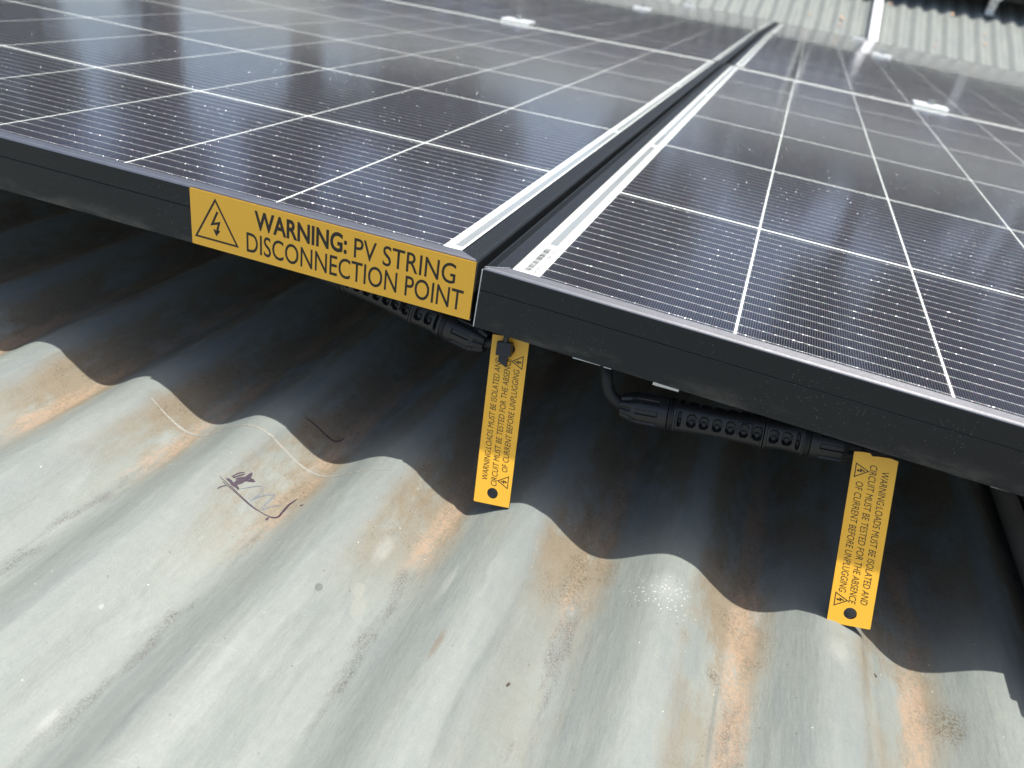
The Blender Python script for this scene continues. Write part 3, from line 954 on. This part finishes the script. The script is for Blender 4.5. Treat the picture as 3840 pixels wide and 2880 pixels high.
# ------------------------------------------------------------------ clamps and rails
def clamp(kind):
    r = empty(kind)
    bm = bmesh.new()
    if kind == 'mid_clamp':
        bm_box(bm, -0.026, 0.026, -0.019, 0.019, 0.0008, 0.0052, 0.0010)
    else:
        bm_box(bm, -0.026, 0.026, -0.012, 0.010, 0.0008, 0.0052, 0.0010)
    bmobj('top_plate', bm, M_ALU, r)
    boxobj('web', -0.025, 0.025, -0.006 if kind == 'mid_clamp' else 0.004, 0.006 if kind == 'mid_clamp' else 0.0095, -0.030, 0.001, M_ALU, r)
    bm = bmesh.new()
    bmesh.ops.create_cone(bm, cap_ends=True, segments=20, radius1=0.0062, radius2=0.0058, depth=0.0075, matrix=T((0, 0, 0.0088)))
    bmesh.ops.create_cone(bm, cap_ends=True, segments=6, radius1=0.0030, radius2=0.0030, depth=0.001, matrix=T((0, 0, 0.0130)))
    bmobj('bolt', bm, M_STEEL, r)
    return r
def tagclamp(r, label, M_):
    tag(r, label, 'clamp', 'aluminium clamps holding the panel edges')
    r.matrix_world = M_
    return r
mc = clamp('mid_clamp')
tagclamp(mc, 'bright clamp in the seam behind the front right panel, largest of the clamps', MR @ T((0.329, 1.148, 0)))
def cp(src, label, M_):
    c = src.copy(); COL.objects.link(c)
    for ch in src.children:
        d = ch.copy(); COL.objects.link(d); d.parent = c
    return tagclamp(c, label, M_)
cp(mc, 'silver clamp in the seam behind the front left panel', T((-0.371, 1.1492, 0)))
cp(mc, 'small blurred clamp in the second seam, right of the dark gap', MR @ T((0.334, 2.306, -0.003)))
cp(mc, 'small blurred clamp in the second seam, left of the dark gap', T((-0.364, 2.307, -0.003)))
ec = clamp('end_clamp')
tagclamp(ec, 'tiny clamp at the rear edge of the third row, just left of the bright rail', MR @ T((0.330, 2.3160, -0.0045)) @ tilt3 @ T((0, PD, 0)))
cp(ec, 'tiny clamp at the rear edge of the third row, far left of the bright rail', T((-0.372, 2.3170, -0.0045)) @ tilt3 @ T((0, PD, 0)))

def rail_obj(name, M_, L, label, w=0.036, h=0.036, group='aluminium mounting rails'):
    pr = [(-w / 2, 0), (w / 2, 0), (w / 2, h), (0.007, h), (0.007, h - 0.006), (-0.007, h - 0.006), (-0.007, h), (-w / 2, h)]
    n = len(pr)
    V = [(x, 0, z) for x, z in pr] + [(x, L, z) for x, z in pr]
    F = [(i, i + n, (i + 1) % n + n, (i + 1) % n) for i in range(n)] + [tuple(range(n)), tuple(range(2 * n - 1, n - 1, -1))]
    o = meshobj(name, V, F, M_ALU)
    bm = bmesh.new(); bm.from_mesh(o.data); bmesh.ops.recalc_face_normals(bm, faces=bm.faces); bm.to_mesh(o.data); bm.free()
    o.matrix_world = M_
    tag(o, label, 'rail', group)
    return o
rail_obj('mounting_rail', MR @ T((0.333, 0.30, -0.0665)), 3.20, 'long aluminium rail hidden beneath the right column of panels')
rail_obj('mounting_rail', T((-0.371, 0.30, -0.0665)), 3.20, 'long aluminium rail hidden beneath the left column of panels')
rail_obj('mounting_rail', T(farpt(0.432, 0.06, 0.010)) @ FR, 1.85, 'bright bare rail running up the far roof slope into the shadow', 0.040, 0.040)
rail_obj('mounting_rail', T(farpt(0.985, 0.735, 0.074)) @ FR, 1.1, 'rail end held by the bright bracket under the far slope array', 0.040, 0.040)
rail_obj('mounting_rail', T(farpt(-0.75, 0.735, 0.074)) @ FR, 1.1, 'rail under the far slope array, left of the bright bare rail', 0.040, 0.040)

br = empty('roof_bracket')
tag(br, 'bright metal bracket with bolts holding up the far slope array at top right', 'bracket')
br.matrix_world = T(farpt(0.985, 0.735, 0.008)) @ FR
boxobj('foot_plate', -0.022, 0.022, -0.030, 0.030, 0, 0.005, M_ALU, br, 0.001)
boxobj('upright', -0.020, 0.020, -0.006, 0.001, 0.005, 0.112, M_ALU, br, 0.001)
for k, (x, z) in enumerate(((-0.008, 0.035), (0.009, 0.058), (-0.008, 0.085))):
    bm = bmesh.new()
    bmesh.ops.create_cone(bm, cap_ends=True, segments=6, radius1=0.008, radius2=0.0072, depth=0.008, matrix=T((x, -0.010, z)) @ Matrix.Rotation(math.pi / 2, 4, 'X'))
    bmobj('bolt', bm, M_STEEL, br)
ec2 = cp(ec, 'clamp on the front edge of the far slope array at top right', T(farpt(0.985, 0.712, 0.115)) @ FR @ Matrix.Rotation(math.pi, 4, 'Z'))

# twin conduits on the roof at the right edge
for dx, lab_ in ((0.0, 'weathered conduit on the roof at the right edge, nearer the tags'), (0.0155, 'weathered conduit on the roof at the right edge, outermost of the two')):
    pts = [(0.3100 + dx, y, roofz(0.3100 + dx, 0) + 0.0085) for y in (-0.30, -0.1, 0.1, 0.4, 0.8, 1.4)]
    o = tube('conduit', pts, 0.0068, M_PIPE, None, 20, 3)
    tag(o, lab_, 'conduit', 'conduits at the right edge of the roof')
blocker = empty('shadow_box', (0.289, -0.028, -0.126))  # unseen box added out of view, stepped to shape its shadow
tag(blocker, 'unseen metal box added just beyond the right edge to cast the stepped shadow', 'box')
boxobj('box_body', 0.0, 0.052, 0.0, 0.026, 0.0, 0.062, M_ALU, blocker, 0.001)
boxobj('box_top', -0.0015, 0.0535, 0.009, 0.0275, 0.0625, 0.066, M_ALU, blocker, 0.001)
boxobj('box_step', 0.004, 0.048, -0.012, 0.0, 0.0, 0.050, M_ALU, blocker, 0.001)

# ------------------------------------------------------------------ marks and litter on the near roof
def ribbon(name, pts, w, mat, lift=0.00012, parent=None, taper=True, jit=0.0):
    P = [Vector((x, y, 0)) for x, y in pts]
    Q = []
    for i in range(len(P) - 1):
        n = max(2, int((P[i + 1] - P[i]).length / 0.0008))
        p0, p1, p2, p3 = P[max(i - 1, 0)], P[i], P[i + 1], P[min(i + 2, len(P) - 1)]
        for k in range(n):
            t = k / n
            Q.append(0.5 * ((2 * p1) + (p2 - p0) * t + (2 * p0 - 5 * p1 + 4 * p2 - p3) * t * t + (3 * p1 - p0 - 3 * p2 + p3) * t ** 3))
    Q.append(P[-1])
    V, F = [], []
    for i, c in enumerate(Q):
        d = (Q[min(i + 1, len(Q) - 1)] - Q[max(i - 1, 0)]).normalized()
        nn = Vector((-d.y, d.x, 0))
        t = i / (len(Q) - 1)
        ww = w * (min(1, 4 * t + 0.3, 4 * (1 - t) + 0.3) if taper else 1) * (1 + jit * noise.noise(c * 900))
        for s in (-1, 0, 1):
            p = c + nn * ww / 2 * s
            V.append((p.x, p.y, roofz(p.x, p.y) + lift))
    for i in range(len(Q) - 1):
        for s in (0, 1):
            F.append((3 * i + s, 3 * i + s + 1, 3 * i + s + 4, 3 * i + s + 3))
    return meshobj(name, V, F, mat, parent, True)
mk = [([(-0.0979, -0.0632), (-0.094, -0.0632), (-0.081, -0.0634), (-0.0763, -0.0633), (-0.0678, -0.0632)], .00042, 0),
      ([(-0.0956, -0.0642), (-0.0906, -0.0641), (-0.0821, -0.0639), (-0.0766, -0.0638)], .00036, 0),
      ([(-0.0946, -0.0696), (-0.0942, -0.067), (-0.0931, -0.0643)], .00045, 0),
      ([(-0.0955, -0.0614), (-0.0936, -0.0608), (-0.0918, -0.0615), (-0.09, -0.061), (-0.0884, -0.0614)], .0019, 0),
      ([(-0.0901, -0.048), (-0.0898, -0.0516), (-0.0901, -0.0541), (-0.0908, -0.0581), (-0.0917, -0.0616)], .0022, 0),
      ([(-0.0946, -0.0584), (-0.0938, -0.0538), (-0.0924, -0.0508)], .0005, 0),
      ([(-0.094, -0.0584), (-0.0927, -0.0543), (-0.0918, -0.0514)], .0006, 0),
      ([(-0.0921, -0.0586), (-0.0897, -0.0547), (-0.0864, -0.0505)], .0009, 0),
      ([(-0.0928, -0.058), (-0.0906, -0.0534), (-0.0885, -0.0514), (-0.0872, -0.0504)], .0009, 0),
      ([(-0.0882, -0.0603), (-0.0865, -0.0563), (-0.0845, -0.0522), (-0.0831, -0.0502), (-0.0819, -0.0509), (-0.0813, -0.0549), (-0.0815, -0.0586), (-0.0816, -0.062)], .00038, 1),
      ([(-0.0814, -0.0603), (-0.0802, -0.0556), (-0.0781, -0.0514), (-0.0761, -0.0492), (-0.0759, -0.0532), (-0.076, -0.0586), (-0.0756, -0.0622)], .0006, 1),
      ([(-0.0751, -0.062), (-0.0738, -0.0579), (-0.0718, -0.0552), (-0.0697, -0.053)], .0005, 1),
      ([(-0.0699, -0.0665), (-0.0699, -0.0637)], .0011, 0),
      ([(-0.0702, -0.0633), (-0.0676, -0.063), (-0.066, -0.0614), (-0.0662, -0.0585), (-0.0665, -0.0544), (-0.0667, -0.0511), (-0.0662, -0.0488), (-0.0657, -0.0453)], .0013, 0),
      ([(-0.0942, 0.0067), (-0.0889, 0.0078), (-0.085, 0.008), (-0.0797, 0.0076), (-0.0753, 0.0078), (-0.0731, 0.0107), (-0.0724, 0.0157)], .0007, 0)]
for pts, w, f in mk:
    ribbon('marker_stroke', pts, w * (0.9 if w > 0.001 else 1.15), M_MARKF if f else M_MARK, 0.00016 + 0.00002 * f, roof, True, 0.35)
sc = [(-0.173, -0.0218), (-0.1642, -0.0232), (-0.15, -0.0239), (-0.1358, -0.0227), (-0.12, -0.0200), (-0.0982, -0.0207), (-0.0827, -0.0221), (-0.0617, -0.0229), (-0.045, -0.0238), (-0.0363, -0.0225), (-0.0265, -0.0178)]
ribbon('scratch', sc, .0015, M_SCR, 0.00010, roof, True, 0.6)

def crumb(label, x, y, s, a):
    bm = bmesh.new()
    bmesh.ops.create_icosphere(bm, subdivisions=2, radius=1.0)
    for v in bm.verts:
        v.co *= 1 + 0.35 * noise.noise(v.co * 1.7 + Vector((x * 100, y * 100, 0)))
        v.co = Vector((v.co.x * s, v.co.y * s * 0.4, v.co.z * s * 0.28))
    o = bmobj('bark_crumb', bm, M_CRUMB, None, True)
    o.location = (x, y, roofz(x, y) + s * 0.2)
    o.rotation_euler = (0, 0, a)
    tag(o, label, 'debris', 'dark crumbs lying on the near roof')
crumb('dark elongated crumb on the roof, low in the middle of the photo', 0.0705, -0.1075, 0.0014, 1.2)
crumb('small dark crumb on the roof right of the marker scribble', -0.0597, -0.0505, 0.0010, 0.9)
crumb('small dark crumb in the valley at bottom right', 0.2180, -0.0300, 0.0011, 2.3)

# dry leaves on the far slope
leafs = [(0.274, 0.357, 0.03), (0.271, 0.276, 0.020), (0.497, 0.639, 0.022), (0.806, 0.637, 0.026), (0.727, 0.227, 0.016), (0.957, 0.341, 0.020), (0.959, 0.463, 0.014), (0.116, 0.338, 0.018), (0.031, 0.505, 0.016)]
descr = ['largest orange dry leaf on the far roof, left of the bright rail', 'orange dry leaf just below the largest one on the far roof', 'orange dry leaf at the shadow edge, right of the bright rail',
         'orange dry leaf touching the scalloped shadow near the top right', 'dull dry leaf low on the far roof by the panel edge', 'long brown dry leaf low on the far roof at right',
         'small brown dry leaf above the long brown one at right', 'pale dry leaf on the far roof nearest the dark panel gap', 'faint dry leaf on the far roof, leftmost of the leaves']
for (x, s, sz), dsc in zip(leafs, descr):
    V, F = [], []
    n = 8
    for i in range(n + 1):
        t = i / n
        w = sz * 0.24 * math.sin(math.pi * min(t * 1.05, 1)) ** 0.7
        for k in (-1, 0, 1):
            V.append((k * w, (t - 0.5) * sz * 1.6, 0.006 + abs(k) * w * 0.5 + 0.15 * sz * (t - 0.5) ** 2 * 4))
    for i in range(n):
        for k in (0, 1):
            F.append((3 * i + k, 3 * i + k + 1, 3 * i + k + 4, 3 * i + k + 3))
    o = meshobj('dry_leaf', V, F, M_LEAF, None, True)
    o.matrix_world = T(farpt(x, s, 0.004)) @ FR @ Matrix.Rotation(random.uniform(-0.5, 0.5), 4, 'Z')
    tag(o, dsc, 'leaf', 'dry leaves on the far roof')

# ------------------------------------------------------------------ trees beyond the roof (seen in the glass)
def tree(label, x, y, h, cr, mat, seed):
    rnd = random.Random(seed)
    r = empty('broadleaf_tree', (x, y, -4.2))
    tag(r, label, 'tree', 'trees beyond the far roof')
    V, F = [], []
    def limb(a, b, r0, r1):
        a, b = Vector(a), Vector(b)
        d = (b - a).normalized(); u = d.cross(Vector((0.3, 1, 0.1))).normalized(); w = d.cross(u)
        k0 = len(V)
        for p, rr in ((a, r0), ((a + b) / 2 + u * r0 * 0.6, (r0 + r1) / 2), (b, r1)):
            for k in range(8):
                an = math.pi * k / 4
                V.append(p + (u * math.cos(an) + w * math.sin(an)) * rr)
        for i in range(2):
            for k in range(8):
                F.append((k0 + i * 8 + k, k0 + i * 8 + (k + 1) % 8, k0 + (i + 1) * 8 + (k + 1) % 8, k0 + (i + 1) * 8 + k))
    top = (rnd.uniform(-.3, .3), rnd.uniform(-.3, .3), h * 0.55)
    limb((0, 0, 0), top, 0.22, 0.13)
    blobs = []
    for i in range(12):
        an = rnd.uniform(0, 2 * math.pi); rr = rnd.uniform(0.25, 0.85) * cr
        e = (top[0] + rr * math.cos(an), top[1] + rr * math.sin(an), h * rnd.uniform(0.5, 0.95))
        limb((top[0] * 0.8, top[1] * 0.8, h * rnd.uniform(0.35, 0.55)), e, 0.07, 0.02)
        blobs.append((Vector(e), rnd.uniform(0.28, 0.5) * cr))
    meshobj('trunk', V, F, M_BARK, r, True)
    V, F = [], []
    for c, br_ in blobs:
        for i in range(330):
            d = Vector((rnd.gauss(0, 1), rnd.gauss(0, 1), rnd.gauss(0, 0.75))).normalized() * br_ * rnd.uniform(0.45, 1.0)
            p = c + d
            s = rnd.uniform(0.07, 0.16)
            a = Vector((rnd.gauss(0, 1), rnd.gauss(0, 1), rnd.gauss(0, 1))).normalized()
            b = a.cross(Vector((rnd.gauss(0, 1), rnd.gauss(0, 1), rnd.gauss(0, 1)))).normalized()
            k0 = len(V)
            V += [p - a * s, p - b * s * 0.6, p + a * s, p + b * s * 0.6]
            F.append((k0, k0 + 1, k0 + 2, k0 + 3))
    meshobj('crown', V, F, mat, r)
spots = [(-12.75, 11.0, 11.5, 1.32, 0), (-9.72, 11.0, 11.0, 1.14, 1), (-6.65, 11.0, 11.5, 1.30, 0), (-4.0, 10.4, 11.0, 1.5, 0), (-1.6, 12.0, 12.0, 1.9, 1),
         (1.3, 10.6, 10.0, 1.5, 0), (4.0, 12.4, 11.0, 2.2, 1), (7.6, 11.2, 10.0, 2.6, 0)]
names = ['tall dark green tree at the far left end of the tree row', 'shorter olive tree second from the left of the tree row', 'tallest dark green tree, third from the left beyond the roof',
         'narrow dark green tree left of the middle beyond the roof', 'tall olive tree in the middle of the tree row', 'small dark green tree right of the middle beyond the roof',
         'olive tree second from the right of the tree row', 'broad dark green tree at the right end of the tree row']
for i, (x, y, h, cr, k) in enumerate(spots):
    tree(names[i], x, y, h, cr, M_FOL2 if k else M_FOL, i + 1)

S.render.engine = 'CYCLES'
S.cycles.max_bounces = 8
S.cycles.transparent_max_bounces = 16
